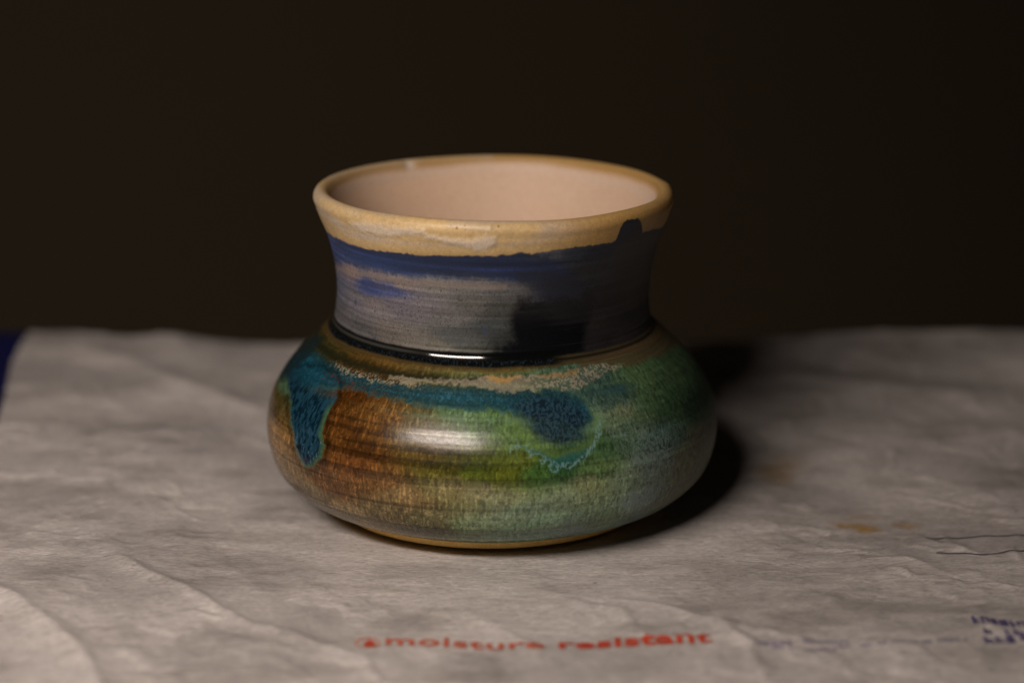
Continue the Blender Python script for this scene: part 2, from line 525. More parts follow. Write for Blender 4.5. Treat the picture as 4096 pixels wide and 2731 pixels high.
# rings: fine outside, coarser inside
ring_s = np.concatenate([np.linspace(0, S_FOOT, 14)[:-1], np.linspace(S_FOOT, S_TOP, 540)[:-1],
                         np.linspace(S_TOP, S_TOP + 0.012, 40)[:-1], np.linspace(S_TOP + 0.012, S_END, 70)])
PR = np.column_stack([np.interp(ring_s, arc, dense[:, 0]), np.interp(ring_s, arc, dense[:, 1])])
th = np.concatenate([np.linspace(-105, 105, 1201)[:-1], np.linspace(105, 255, 201)[:-1]])
th = np.radians(th)
NT, NR = len(th), len(ring_s)
TH, SS = np.meshgrid(th, ring_s)
RR = np.repeat(PR[:, :1], NT, 1)
ZZ = np.repeat(PR[:, 1:], NT, 1)
OUT = (SS >= S_FOOT) & (SS <= S_TOP + 0.002)
U01 = (TH / (2 * math.pi)) % 1.0                       # periodic angle 0..1
A = np.degrees(TH) / 180 * math.pi * 50                # millimetres round the belly, 0 in front
A = np.where(A > 157.08, A - 314.16, A)
B = SS * 1000                                          # millimetres along the profile
o_z, o_s, o_r = dense[i_foot:i_top, 1], arc[i_foot:i_top], dense[i_foot:i_top, 0]
def s_of_z(z): return np.interp(z, o_z, o_s)

LEAN = math.radians(0.6)
def hit(px, py):
    """photograph pixel -> (mm round the belly, mm along the profile) on the outside of the pot"""
    d = ray(px, py)
    t = np.linspace(0.44, 0.66, 4401)
    P = CAM + t[:, None] * d
    x = P[:, 0] - LEAN * P[:, 2]
    z = P[:, 2] + LEAN * x * P[:, 2] / 0.078
    ins = (np.hypot(x, P[:, 1]) < np.interp(z, o_z, o_r)) & (z > 0) & (z < 0.0775)
    if not ins.any():
        k = int(np.argmin(np.hypot(x, P[:, 1]) - np.interp(z, o_z, o_r) + np.where((z > 0) & (z < 0.0775), 0, 1)))
    else:
        k = int(np.argmax(ins))
    ang = math.atan2(x[k], -P[k, 1])
    return ang * 50, float(s_of_z(z[k])) * 1000

def H(pts): return np.array([hit(*p) for p in pts])

_wu = fbm(U01 * 210, SS * 700, 901, 2, pu=210) - 0.5    # a wander that hides the noise lattice
_ws = fbm(U01 * 210, SS * 700, 902, 2, pu=210) - 0.5
def nz(fu, fv, seed, octv=4, gain=0.5):                # noise on the pot: fu cells round, fv cells per metre along
    k = 1.0 if fu >= 200 else 0.0
    return fbm((U01 + _wu * 0.0016 * k) * fu, (SS + _ws * 0.0009 * k) * fv, seed, octv, pu=fu, gain=gain)

# --- displacement: throwing rings, drips, collar grooves
disp = np.zeros_like(SS)
zmm = ZZ * 1000
rings = fbm(U01 * 3, SS * 330 + U01 * 0.0, 201, 3, pu=3) - 0.5
quiet = sst(1.6, 4.0, np.abs(zmm - 46.6))
disp += rings * 0.00016 * OUT * quiet
disp += (nz(6, 60, 203, 2) - 0.5) * 0.0005 * OUT
disp += (nz(60, 260, 205, 3) - 0.5) * 0.00006 * OUT * quiet
for zc, wd, am in [(48.3, 0.3, -0.00007), (43.4, 0.4, -0.00008)]:
    disp += am * np.exp(-((zmm - zc) / wd) ** 2) * OUT

# ------------------------------------------------------------------ glaze: colours and gloss round the pot
#GLAZE_BEGIN
# albedo read off the photograph at these pixels, with the lamp's light divided out
BELLY = [
(1085, 1600, 0.092, 0.055, 0.020), (1105, 1750, 0.251, 0.137, 0.058), (1150, 1880, 0.194, 0.114, 0.060), (1250, 1970, 0.176, 0.120, 0.076), (1400, 2060, 0.245, 0.171, 0.105), (1130, 1530, 0.052, 0.043, 0.014), (1400, 1590, 0.064, 0.022, 0.004), (1450, 1650, 0.116, 0.049, 0.012), (1540, 1660, 0.135, 0.063, 0.018), (1400, 1700, 0.087, 0.032, 0.008), (1500, 1730, 0.102, 0.043, 0.010), (1450, 1790, 0.065, 0.025, 0.006), (1420, 1860, 0.151, 0.056, 0.018), (1320, 1930, 0.103, 0.046, 0.020), (1500, 1910, 0.173, 0.081, 0.029), (1600, 1990, 0.191, 0.124, 0.063), (1550, 2060, 0.121, 0.087, 0.051), (1700, 2090, 0.125, 0.107, 0.062), (1500, 2110, 0.330, 0.238, 0.136), (1650, 1740, 0.111, 0.067, 0.020), (1700, 1800, 0.089, 0.052, 0.009), (1800, 1860, 0.065, 0.056, 0.008), (1900, 1880, 0.058, 0.079, 0.009), (2000, 1890, 0.088, 0.107, 0.011), (2080, 1850, 0.098, 0.130, 0.020), (1800, 1950, 0.177, 0.148, 0.071), (1900, 1960, 0.186, 0.177, 0.091), (2000, 2000, 0.172, 0.192, 0.097), (2100, 2050, 0.185, 0.266, 0.161), (1900, 2120, 0.159, 0.214, 0.115), (2000, 2140, 0.161, 0.267, 0.163), (1700, 1660, 0.121, 0.096, 0.043), (1800, 1650, 0.093, 0.163, 0.091), (1950, 1690, 0.073, 0.139, 0.050), (2050, 1720, 0.094, 0.169, 0.049), (2120, 1770, 0.103, 0.185, 0.054), (2250, 1870, 0.021, 0.076, 0.023), (2150, 1880, 0.045, 0.110, 0.023), (2380, 1870, 0.068, 0.137, 0.041), (2350, 1930, 0.180, 0.218, 0.101), (2250, 1990, 0.173, 0.240, 0.134), (2200, 2080, 0.180, 0.292, 0.174), (2300, 2130, 0.189, 0.340, 0.289), (2400, 2080, 0.131, 0.239, 0.122), (2150, 2150, 0.138, 0.281, 0.187), (2420, 1780, 0.031, 0.091, 0.034), (2450, 1680, 0.129, 0.220, 0.108), (2500, 1720, 0.079, 0.166, 0.086), (2480, 1640, 0.168, 0.223, 0.101), (2600, 1600, 0.055, 0.134, 0.055), (2560, 1500, 0.066, 0.151, 0.057), (2700, 1500, 0.047, 0.122, 0.050), (2700, 1600, 0.031, 0.093, 0.041), (2780, 1620, 0.023, 0.074, 0.037), (2650, 1750, 0.050, 0.125, 0.107), (2600, 1850, 0.166, 0.256, 0.214), (2540, 1900, 0.166, 0.266, 0.168), (2560, 2000, 0.230, 0.376, 0.349), (2720, 1850, 0.163, 0.193, 0.113), (2800, 1750, 0.121, 0.138, 0.086), (2650, 2000, 0.128, 0.178, 0.109), (2740, 1930, 0.146, 0.175, 0.108), (2480, 2100, 0.179, 0.306, 0.260), (1300, 1330, 0.035, 0.030, 0.011), (1180, 1470, 0.006, 0.024, 0.034), (2350, 1560, 0.030, 0.080, 0.061), (2450, 1600, 0.029, 0.087, 0.061)
]
NECK = [
(1320, 960, 0.098, 0.157, 0.457), (1345, 1010, 0.060, 0.094, 0.263), (1400, 1000, 0.038, 0.069, 0.207), (1500, 1030, 0.020, 0.043, 0.150), (1600, 1050, 0.019, 0.037, 0.126), (1750, 1060, 0.017, 0.034, 0.113), (1900, 1060, 0.015, 0.029, 0.101), (2050, 1080, 0.015, 0.029, 0.100), (2150, 1090, 0.013, 0.026, 0.079), (2230, 1130, 0.015, 0.020, 0.042), (1360, 1070, 0.147, 0.137, 0.188), (1400, 1085, 0.261, 0.202, 0.187), (1500, 1105, 0.167, 0.149, 0.166), (1600, 1130, 0.184, 0.161, 0.151), (1750, 1135, 0.152, 0.148, 0.138), (1900, 1140, 0.133, 0.135, 0.130), (2050, 1150, 0.085, 0.088, 0.091), (1360, 1130, 0.102, 0.118, 0.165), (1480, 1145, 0.043, 0.065, 0.191), (1560, 1160, 0.058, 0.076, 0.184), (1420, 1200, 0.126, 0.125, 0.145), (1500, 1220, 0.147, 0.137, 0.139), (1600, 1210, 0.123, 0.118, 0.138), (1700, 1230, 0.125, 0.121, 0.129), (1800, 1260, 0.106, 0.106, 0.106), (1900, 1220, 0.084, 0.087, 0.081), (2000, 1230, 0.048, 0.052, 0.048), (1370, 1280, 0.086, 0.087, 0.095), (1450, 1320, 0.078, 0.080, 0.083), (1550, 1330, 0.098, 0.092, 0.082), (1650, 1370, 0.114, 0.109, 0.094), (1750, 1390, 0.102, 0.101, 0.082), (1850, 1350, 0.047, 0.054, 0.055), (1950, 1320, 0.030, 0.037, 0.037), (2020, 1380, 0.012, 0.016, 0.015), (1900, 1400, 0.041, 0.047, 0.036), (2200, 1020, 0.099, 0.115, 0.145), (2300, 1010, 0.055, 0.077, 0.123), (2400, 1000, 0.036, 0.054, 0.097), (2350, 1080, 0.044, 0.051, 0.060), (2450, 1080, 0.049, 0.055, 0.061), (2550, 1100, 0.038, 0.040, 0.043), (2500, 1000, 0.065, 0.069, 0.076), (2400, 1200, 0.031, 0.030, 0.033), (2450, 1300, 0.045, 0.041, 0.043), (2520, 1250, 0.032, 0.031, 0.037), (2400, 1380, 0.031, 0.030, 0.033), (2500, 1330, 0.057, 0.051, 0.052), (2580, 1200, 0.011, 0.013, 0.015)
]
GC = {'drip_edge': (0.048, 0.148, 0.088), 'drip_mid': (0.009, 0.038, 0.103), 'drip_crys': (0.055, 0.129, 0.279), 'drip_dark': (0.003, 0.021, 0.048), 'teal': (0.007, 0.092, 0.175), 'teal2': (0.008, 0.076, 0.154), 'blob': (0.015, 0.041, 0.095), 'blob_dark': (0.004, 0.009, 0.023), 'cream': (0.348, 0.294, 0.222), 'ochre': (0.107, 0.063, 0.014), 'ochre2': (0.355, 0.199, 0.049), 'olive': (0.010, 0.010, 0.004), 'fringe': (0.115, 0.261, 0.262), 'fteal': (0.012, 0.128, 0.158), 'bgcrys': (0.343, 0.540, 0.653), 'green_f': (0.111, 0.212, 0.112), 'should': (0.206, 0.137, 0.066), 'rim': (0.462, 0.329, 0.162), 'rim_w': (0.454, 0.379, 0.305), 'rimr': (0.449, 0.254, 0.068), 'rim_top': (0.842, 0.573, 0.239), 'int': (0.407, 0.303, 0.225), 'foot': (2.448, 1.452, 0.277), 'black': (0.001, 0.002, 0.003), 'groove': (0.002, 0.003, 0.002)}


def field(pts, ax, soft, Aw, Bw):
    """smooth colour field through scattered samples, wider round the pot than along it"""
    num = np.zeros(Aw.shape + (3,)); den = np.zeros(Aw.shape)
    for px, py, r, g, b in pts:
        a, s = hit(px, py)
        w = 1.0 / (((Aw - a) * ax) ** 2 + (Bw - s) ** 2 + soft ** 2) ** 2.2
        num += w[..., None] * np.log(np.array([r, g, b]) + 0.002)
        den += w
    return np.exp(num / den[..., None]) - 0.002

def blend(c, mask, rgb):
    return c * (1 - mask[..., None]) + np.asarray(rgb) * mask[..., None]

rag = nz(230, 900, 301, 3) - 0.5                     # ragged glaze edges
rag2 = nz(60, 240, 305, 3) - 0.5
vert = nz(900, 420, 311, 3)                          # fine runs down the wall
spk = nz(900, 2300, 315, 2)                          # crystals
streak = nz(5, 1500, 321, 4, 0.6)                    # brush and throwing lines
streak2 = nz(14, 800, 325, 4, 0.6)
blotch = nz(26, 110, 331, 4)
Aw = A + rag2 * 3.0 + rag * 1.0
Bw = B + rag * 0.9 + (vert - 0.5) * 1.6

def zone(px, soft=0.35, wob=1.0):
    """mask of an outlined glaze patch, ragged at its edge"""
    P = H(px)
    sd = poly_sd(A + rag2 * 1.6 * wob, B + rag * 2.2 * wob, P)
    return 1 - sst(-soft, soft, sd), sd

# ---- belly
cb = field(BELLY, 0.55, 1.1, Aw, Bw) * (0.98 - 0.36 * sst(14, 60, A))[..., None]  # right flank darkened: shade past the terminator painted into the glaze colour
amber = 1 - sst(-14, 2, A + rag2 * 4)
low = sst(0.002, 0.010, ZZ)
band = sst(0.45, 0.66, nz(4, 820, 341, 3, 0.5))
cb *= (1 - (0.50 * amber + 0.28 * (1 - amber)) * band * low * sst(0.036, 0.031, ZZ))[..., None]
cb *= (0.78 + 0.42 * streak)[..., None]
cb *= (0.70 + 0.56 * blotch)[..., None]
s_hi = sst(0.54, 0.70, vert * 0.65 + spk * 0.35)
cb = cb * (1 + ((0.55 + 0.6 * amber) * s_hi)[..., None] * np.array([1.0, 0.95, 1.05]))
s_lo = sst(0.46, 0.30, nz(620, 900, 347, 2))
cb *= (1 - 0.42 * s_lo)[..., None]
# pale speckle over the green side
green = 1 - amber
gs = sst(0.58, 0.70, nz(760, 1900, 351, 3)) * green
cb = cb * (1 + 0.30 * gs[..., None])

lum = (cb @ np.array([0.3, 0.55, 0.15]))[..., None]
gsat = (0.24 * sst(2, 30, A))[..., None]
cb = cb * (1 - gsat) + lum * np.array([1.02, 1.06, 0.62]) * gsat
cb *= (np.array([0.88, 0.92, 0.70]) - 1) * amber[..., None] + 1

# grey blue crystal bloom low on the right
for poly, amt in [([(2430, 1720), (2560, 1700), (2690, 1740), (2690, 1880), (2620, 2030), (2520, 2110), (2450, 2120), (2520, 1990), (2560, 1900), (2500, 1820)], 0.75),
                  ([(2170, 2150), (2260, 2060), (2380, 2040), (2370, 2110), (2310, 2165), (2230, 2180)], 0.8),
                  ([(2090, 2060), (2200, 1990), (2290, 2000), (2240, 2080), (2130, 2110)], 0.35),
                  ([(1880, 2080), (1960, 2000), (2060, 2040), (1990, 2120)], 0.25),
                  ([(2370, 1600), (2500, 1560), (2560, 1600), (2500, 1680), (2400, 1720), (2360, 1680)], 0.30)]:
    mk, sd = zone(poly, 2.6, 1.6)
    net = sst(0.38, 0.64, nz(1000, 2300, 361, 3))
    cb = blend(cb, mk * amt * net, (0.125, 0.175, 0.172))
    cb *= (1 - 0.35 * mk * amt * (1 - net))[..., None]

# teal band under the shoulder
mk, sd = zone([(1150, 1395), (1260, 1400), (1330, 1452), (1450, 1500), (1600, 1535), (1800, 1540), (2000, 1552), (2200, 1565), (2300, 1580), (2350, 1625), (2380, 1680),
               (2330, 1700), (2200, 1680), (2080, 1655), (1950, 1640), (1800, 1635), (1650, 1618), (1520, 1585), (1400, 1548), (1330, 1560), (1200, 1560), (1130, 1500)], 0.8)
fr = np.exp(-((sd - 1.1) / 1.1) ** 2) * sst(0.0365, 0.034, ZZ)
cb = blend(cb, np.clip(fr * 0.85 * (0.5 + spk), 0, 1), GC['green_f'])
tl = np.asarray(GC['teal']) * np.array([1.4, 0.80, 0.66]) * (0.55 + 0.9 * streak[..., None]) * (0.75 + 0.5 * blotch[..., None])
gtop = sst(-3.2, -1.0, sd) * sst(0.0365, 0.0385, ZZ)
tl = tl * (1 - 0.55 * gtop[..., None]) + np.array([0.012, 0.03, 0.018]) * 0.55 * gtop[..., None]
tl = tl * (0.82 + 0.5 * (sst(0.5, 0.7, spk) - 0.4)[..., None])
edge = np.exp(-(np.minimum(sd, 0) / 0.9) ** 2) * sst(0.039, 0.037, ZZ)
tl = tl * (1 - 0.45 * edge[..., None]) + np.array([0.045, 0.12, 0.085]) * 0.45 * edge[..., None]
cb = cb * (1 - (0.93 * mk)[..., None]) + tl * (0.93 * mk)[..., None]
# brown pin flecks along the teal band's upper left
fl, _ = zone([(1300, 1480), (1400, 1525), (1500, 1555), (1560, 1572), (1480, 1570), (1380, 1545), (1300, 1505)], 0.6)
cb = blend(cb, fl * sst(0.58, 0.66, nz(560, 2200, 371, 2)), (0.07, 0.025, 0.012))
# sage speckle on the shoulder's left
fl, _ = zone([(1330, 1440), (1450, 1480), (1560, 1505), (1700, 1520), (1700, 1545), (1560, 1535), (1440, 1515), (1340, 1475)], 0.9)
cb = blend(cb, fl * 0.75 * sst(0.52, 0.62, nz(620, 2200, 373, 3)), (0.24, 0.24, 0.17))

# right hand dark blue pool and the wavy crystal fringe beneath it
mk, sd_p = zone([(2040, 1600), (2150, 1580), (2250, 1585), (2310, 1620), (2350, 1670), (2350, 1720), (2320, 1760), (2240, 1785), (2170, 1765), (2130, 1720), (2080, 1660)], 2.4)
net = sst(0.36, 0.66, nz(900, 1900, 381, 3))
pc = np.array([0.005, 0.012, 0.020]) * (1 - net[..., None]) + np.array([0.020, 0.050, 0.074]) * net[..., None]
cb = cb * (1 - 0.95 * mk[..., None]) + pc * 0.95 * mk[..., None]
fr = np.exp(-((sd_p - 2.2) / 1.2) ** 2) * sst(0.0365, 0.032, ZZ)
cb = blend(cb, 0.6 * fr, (0.085, 0.15, 0.04))
fl = H([(2060, 1775), (2100, 1800), (2160, 1825), (2195, 1850), (2225, 1882), (2260, 1862), (2310, 1850), (2350, 1800), (2385, 1750), (2400, 1690)])
dl = poly_sd(A + rag * 4.5 + rag2 * 2.2, B + rag * 3.6 + (vert - 0.5) * 1.5, fl, closed=False)
mkp, sdp = zone([(2080, 1790), (2160, 1825), (2225, 1882), (2310, 1850), (2370, 1790), (2300, 1810), (2220, 1830), (2150, 1800)], 0.7)
cb = blend(cb, 0.6 * mkp, np.array(GC['fteal']) * 0.6)
cb = blend(cb, 0.95 * (1 - sst(0.05, 0.7, dl)) * sst(0.30, 0.50, nz(700, 1700, 387, 2)), np.array([0.125, 0.235, 0.225]))

# left drip: a thick run
DRIP = [(1168, 1480), (1260, 1470), (1335, 1500), (1354, 1540), (1346, 1600), (1312, 1660), (1296, 1700), (1290, 1740), (1302, 1772), (1286, 1830), (1258, 1866), (1230, 1874), (1202, 1850),
        (1182, 1800), (1168, 1720), (1162, 1620), (1152, 1550), (1140, 1500)]
mk, sd_d = zone(DRIP, 0.22, 0.8)
core = sst(-0.25, -1.7, sd_d)
net = sst(0.34, 0.68, nz(640, 800, 391, 3))
dc = np.array([0.002, 0.011, 0.020])[None, None] * (1 - net[..., None]) + np.array([0.010, 0.042, 0.068]) * net[..., None]
fine = sst(0.60, 0.70, nz(700, 900, 393, 3)) * sst(0.031, 0.022, ZZ)
dc = blend(dc, 0.75 * fine, (0.055, 0.11, 0.18))
core = np.maximum(core, sst(0.0325, 0.0355, ZZ))
dc = np.array([0.05, 0.115, 0.06]) * (0.5 + 0.4 * streak[..., None]) * (1 - core[..., None]) + dc * core[..., None]
top_f = sst(0.0385, 0.0345, ZZ)
mk = mk * top_f
dc = dc * (0.5 + 0.5 * top_f[..., None]) + tl * (0.5 - 0.5 * top_f[..., None])
cb = cb * (1 - mk[..., None]) + dc * mk[..., None]
out_r = np.exp(-((sd_d - 0.9) / 0.8) ** 2)           # burnt brown halo round it
cb *= (1 - 0.5 * out_r * (1 - mk))[..., None]
drip_mask = (sd_d < 0) & (ZZ < 0.0385)

# ---- shoulder
zm = zmm + rag * 0.5 + rag2 * 0.8
och = np.exp(-((zm - 43.9) / 0.55) ** 2)
oli = np.exp(-((zm - 42.3) / 0.95) ** 2) * sst(16, 6, A)
cb = blend(cb, 0.95 * oli, np.array(GC['olive']) * 1.3)
cb = blend(cb, och * (0.55 + 0.4 * sst(-30, 0, A)) * sst(0.25, 0.6, streak2), np.array(GC['ochre']))
cb = blend(cb, 0.9 * sst(43.9, 44.5, zm), np.array([0.05, 0.033, 0.012]) * (0.6 + 0.8 * streak[..., None]))
dk, _ = zone([(1090, 1500), (1130, 1440), (1200, 1370), (1270, 1330), (1290, 1360), (1240, 1420), (1180, 1470), (1120, 1530)], 1.6)
cb = blend(cb, 0.8 * dk, (0.006, 0.018, 0.022))
mk, sd = zone([(1560, 1502), (1650, 1512), (1750, 1518), (1870, 1518), (1930, 1502), (2050, 1500), (2150, 1498), (2250, 1490), (2330, 1475), (2420, 1455), (2500, 1442),
               (2500, 1465), (2420, 1490), (2370, 1530), (2300, 1562), (2150, 1556), (2050, 1568), (1950, 1560), (1880, 1540), (1750, 1530), (1650, 1527), (1560, 1515)], 0.5)
hole = sst(0.60, 0.48, nz(560, 2000, 401, 3)) * (0.35 + 0.65 * sst(4, 18, A))
cb = blend(cb, 0.88 * mk * (1 - 0.85 * hole), np.array([0.235, 0.21, 0.152]))
mk2, _ = zone([(1930, 1505), (2000, 1503), (2080, 1503), (2060, 1520), (2020, 1528), (1990, 1540), (1960, 1525)], 0.5)
cb = blend(cb, 0.75 * mk2, GC['ochre2'])
mk2, _ = zone([(2140, 1500), (2250, 1490), (2320, 1480), (2300, 1500), (2200, 1515)], 0.5)
cb = blend(cb, 0.5 * mk2, np.array(GC['ochre2']) * 0.7)
mk2, _ = zone([(2290, 1530), (2400, 1500), (2490, 1490), (2530, 1530), (2500, 1580), (2400, 1590), (2320, 1575)], 2.0, 1.5)
cb = blend(cb, 0.6 * mk2 * sst(0.25, 0.6, streak2), (0.012, 0.045, 0.06))
br, sdb = zone([(2300, 1480), (2420, 1450), (2530, 1462), (2610, 1430), (2700, 1375), (2760, 1400), (2740, 1330), (2640, 1280), (2480, 1390), (2330, 1440)], 0.5)
cb = blend(cb, 0.8 * br * sst(15, 22, A), np.array(GC['should']) * (0.12 + 0.4 * streak[..., None]))

# ---- neck
cn = field(NECK, 0.32, 0.55, A + rag2 * 2.0, B + (streak - 0.5) * 1.6 + (streak2 - 0.5) * 1.3 + rag * 0.5)
cn *= (0.45 + 1.0 * streak)[..., None]
cn *= (0.78 + 0.44 * streak2)[..., None]
cn *= (0.72 + 0.56 * nz(900, 2400, 411, 2))[..., None]
pin = sst(0.74, 0.82, nz(700, 2200, 413, 2))
cn *= (1 - 0.55 * pin)[..., None]
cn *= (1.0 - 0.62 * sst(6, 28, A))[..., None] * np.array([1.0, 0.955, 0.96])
mkb, _ = zone([(1290, 880), (1400, 940), (1700, 990), (2000, 990), (2100, 1000), (2190, 1022), (2260, 1060), (2290, 1110), (2180, 1112), (2050, 1120), (1900, 1120), (1750, 1112),
                (1600, 1100), (1500, 1086), (1400, 1062), (1335, 1045)], 1.1, 0.8)
cn = blend(cn, 0.85 * mkb * sst(0.85, 0.45, streak * 0.6 + streak2 * 0.4), np.array([0.014, 0.025, 0.066]) * (0.5 + 1.0 * streak2[..., None]) * (0.8 + 0.5 * sst(-12, -40, A)[..., None]))
mkb, _ = zone([(1445, 1130), (1520, 1140), (1610, 1158), (1620, 1172), (1540, 1172), (1450, 1152)], 0.8)
cn = blend(cn, 0.65 * mkb * sst(0.75, 0.4, streak), (0.040, 0.047, 0.078))
tp = H([(1335, 1072), (1400, 1084), (1500, 1106), (1600, 1124), (1750, 1134), (1900, 1142), (2020, 1146)])
dt = poly_sd(A, B + (streak - 0.5) * 1.0 + rag * 0.4, tp, closed=False)
cn = blend(cn, 0.6 * np.exp(-(dt / 0.75) ** 2), (0.19, 0.155, 0.135))
for px, py, r in [(1382, 1025, 0.7), (1422, 1210, 0.6), (1500, 1350, 0.6), (1940, 1320, 0.9), (1500, 1245, 0.4)]:
    a, s = hit(px, py)
    d = np.hypot((A - a) * 0.8, (B - s) * 0.7) + rag * 1.2
    cn = blend(cn, 0.6 * (1 - sst(0.1 * r, r, d)), (0.02, 0.03, 0.075))
mk_k, sd = zone([(2075, 1198), (2200, 1192), (2300, 1196), (2350, 1178), (2380, 1215), (2362, 1260), (2345, 1300), (2338, 1400), (2300, 1448), (2150, 1475), (2000, 1440), (1900, 1432), (1980, 1400), (2060, 1360), (2040, 1280)], 2.0)
cn = blend(cn, 0.97 * mk_k, (0.003, 0.0035, 0.005))
mk3, _ = zone([(2060, 1085), (2200, 1085), (2290, 1110), (2330, 1160), (2330, 1195), (2200, 1190), (2080, 1150)], 1.2)
cn = blend(cn, 0.65 * mk3, (0.012, 0.014, 0.022))

# ---- collar groove, pooled black
left = sst(-14, -30, A)
zg = zmm + rag2 * 0.35
gk = sst(44.5 + 0.2 * left, 45.0 + 0.2 * left, zg) * sst(47.9, 47.3, zg) * sst(24, 17, A)
gk2 = np.exp(-((zmm - 45.6) / 0.35) ** 2) * sst(15, 20, A)
ridge = np.exp(-((zmm - 46.7) / 0.3) ** 2) * left * 0.7

# ---- rim
bp = H([(1304, 925), (1345, 950), (1400, 977), (1500, 1001), (1600, 1014), (1750, 1021), (1950, 1023), (2050, 1019), (2080, 1008), (2100, 1014), (2150, 1010), (2300, 986), (2400, 978), (2462, 966),
        (2482, 915), (2496, 890), (2530, 877), (2556, 882), (2568, 900), (2571, 932), (2610, 918), (2650, 906)])
order = np.argsort(bp[:, 0])
bp = bp[order]
a_l, a_r = bp[0, 0], bp[-1, 0]
mid = 0.5 * (bp[0, 1] + bp[-1, 1])
s_b = np.interp(A, np.concatenate([[-157], bp[:, 0], [157]]), np.concatenate([[mid], bp[:, 1], [mid]]))
drim = B + rag * 0.7 + rag2 * 0.5 - s_b
is_rim = sst(-0.25, 0.25, drim)
rn = nz(18, 130, 421, 4)
right = sst(6, 34, A)
cr = np.array([0.48, 0.34, 0.165])[None, None] * (0.84 + 0.32 * rn[..., None])
wht = sst(0.40, 0.60, nz(9, 210, 425, 4) + 0.10 * sst(3, 6, drim)) * sst(1.6, 3.6, drim)
cr = blend(cr, 0.9 * wht * (1 - 0.6 * right), np.asarray(GC['rim_w']) * 0.95)
cr = blend(cr, right * 0.85, np.array([0.40, 0.232, 0.066]) * 1.0)
cr *= (0.86 + 0.28 * nz(330, 900, 427, 3))[..., None]
crest = np.exp(-((SS - S_TOP - 0.0006) / 0.0013) ** 2)
cr = blend(cr, 0.6 * crest, np.array([0.42, 0.28, 0.12]))
cr = blend(cr, 0.8 * sst(0.0008, 0.0018, SS - S_TOP), np.array([0.34, 0.20, 0.065]))
cr = blend(cr, 0.5 * np.exp(-(drim / 0.9) ** 2), np.array([0.36, 0.235, 0.075]))
lump = np.zeros_like(SS)
m1, _ = zone([(1395, 893), (1425, 912), (1460, 930), (1530, 943), (1640, 943), (1705, 940), (1700, 922), (1600, 914), (1520, 900), (1450, 888)], 0.9, 0.5)
m2, _ = zone([(1700, 938), (1800, 955), (1880, 964), (1950, 946), (1985, 950), (1978, 980), (1945, 1001), (1900, 1000), (1850, 986), (1780, 970), (1700, 955)], 0.9, 0.4)
d3 = poly_sd(A + rag2 * 0.6, B, H([(1800, 895), (1850, 905), (1960, 915)]), closed=False)
m3 = 0.5 * (1 - sst(0.2, 1.2, d3))
for m_ in (m1, m2, m3):
    cr = blend(cr, 0.85 * m_, np.array([0.53, 0.45, 0.355]))
    lump += m_
for px, py, r in [(1828, 914, 0.45), (1805, 905, 0.25), (1862, 923, 0.2), (1345, 905, 0.2), (1880, 880, 0.25), (1680, 975, 0.2), (1990, 878, 0.3)]:
    a, s = hit(px, py)
    cr = blend(cr, 0.85 * (1 - sst(r * 0.5, r, np.hypot(A - a, B - s) + rag * 0.2)), (0.22, 0.085, 0.02))

# ---- inside and foot
ci = np.array([0.53, 0.375, 0.265])[None, None] * (0.90 + 0.2 * nz(8, 50, 431, 3)[..., None])
ci = blend(ci, 0.35 * sst(0.5, 0.7, nz(6, 70, 433, 3)), (0.54, 0.41, 0.31))
t_in = SS - S_TOP
wl = np.exp(-((t_in - 0.0045 - 0.002 * (nz(9, 8, 435, 2) - 0.5)) / 0.0011) ** 2)
ci = blend(ci, 0.25 * wl, (0.52, 0.46, 0.42))
cf = np.array([0.90, 0.60, 0.20])[None, None] * (0.85 + 0.3 * nz(90, 400, 441, 3)[..., None])

# ---- put together
neck_w = sst(45.9, 46.6, zg)
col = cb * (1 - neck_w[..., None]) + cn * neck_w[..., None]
col = blend(col, 0.985 * gk, (0.0025, 0.003, 0.003))
col = blend(col, 0.9 * gk2, (0.004, 0.004, 0.004))
col = blend(col, ridge, (0.05, 0.05, 0.045))
bl = gk * sst(0.62, 0.70, nz(760, 2600, 443, 2)) * sst(46.2, 45.7, zmm)
col = blend(col, 0.25 * bl, (0.03, 0.055, 0.085))
col = col * (1 - is_rim[..., None]) + cr * is_rim[..., None]
ins = sst(0.0020, 0.0040, t_in + (nz(14, 10, 445, 3) - 0.5) * 0.0016)
col = col * (1 - ins[..., None]) + ci * ins[..., None]
foot_s = float(s_of_z(0.0031)) + (nz(9, 10, 447, 3) - 0.5) * 0.0016
ft = 1 - sst(-0.00025, 0.00025, SS - foot_s + rag * 0.0005)
col = col * (1 - ft[..., None]) + cf * ft[..., None]
tr = np.exp(-((SS - foot_s - 0.0008) / 0.0009) ** 2) * (1 - ft)
col = blend(col, 0.55 * tr * sst(0.35, 0.6, nz(16, 20, 449, 2)), (0.46, 0.33, 0.19))

rough = 0.21 + 0.10 * spk + 0.24 * sst(16, 42, A)
rough = rough * (1 - neck_w) + 0.50 * neck_w
rough = rough * (1 - mk_k) + 0.22 * mk_k
rough = rough * (1 - gk) + 0.09 * gk
rough = rough * (1 - is_rim) + 0.46 * is_rim
rough = rough * (1 - ins) + 0.62 * ins
rough = rough * (1 - ft) + 0.75 * ft
rough = np.where(drip_mask, 0.22, rough)

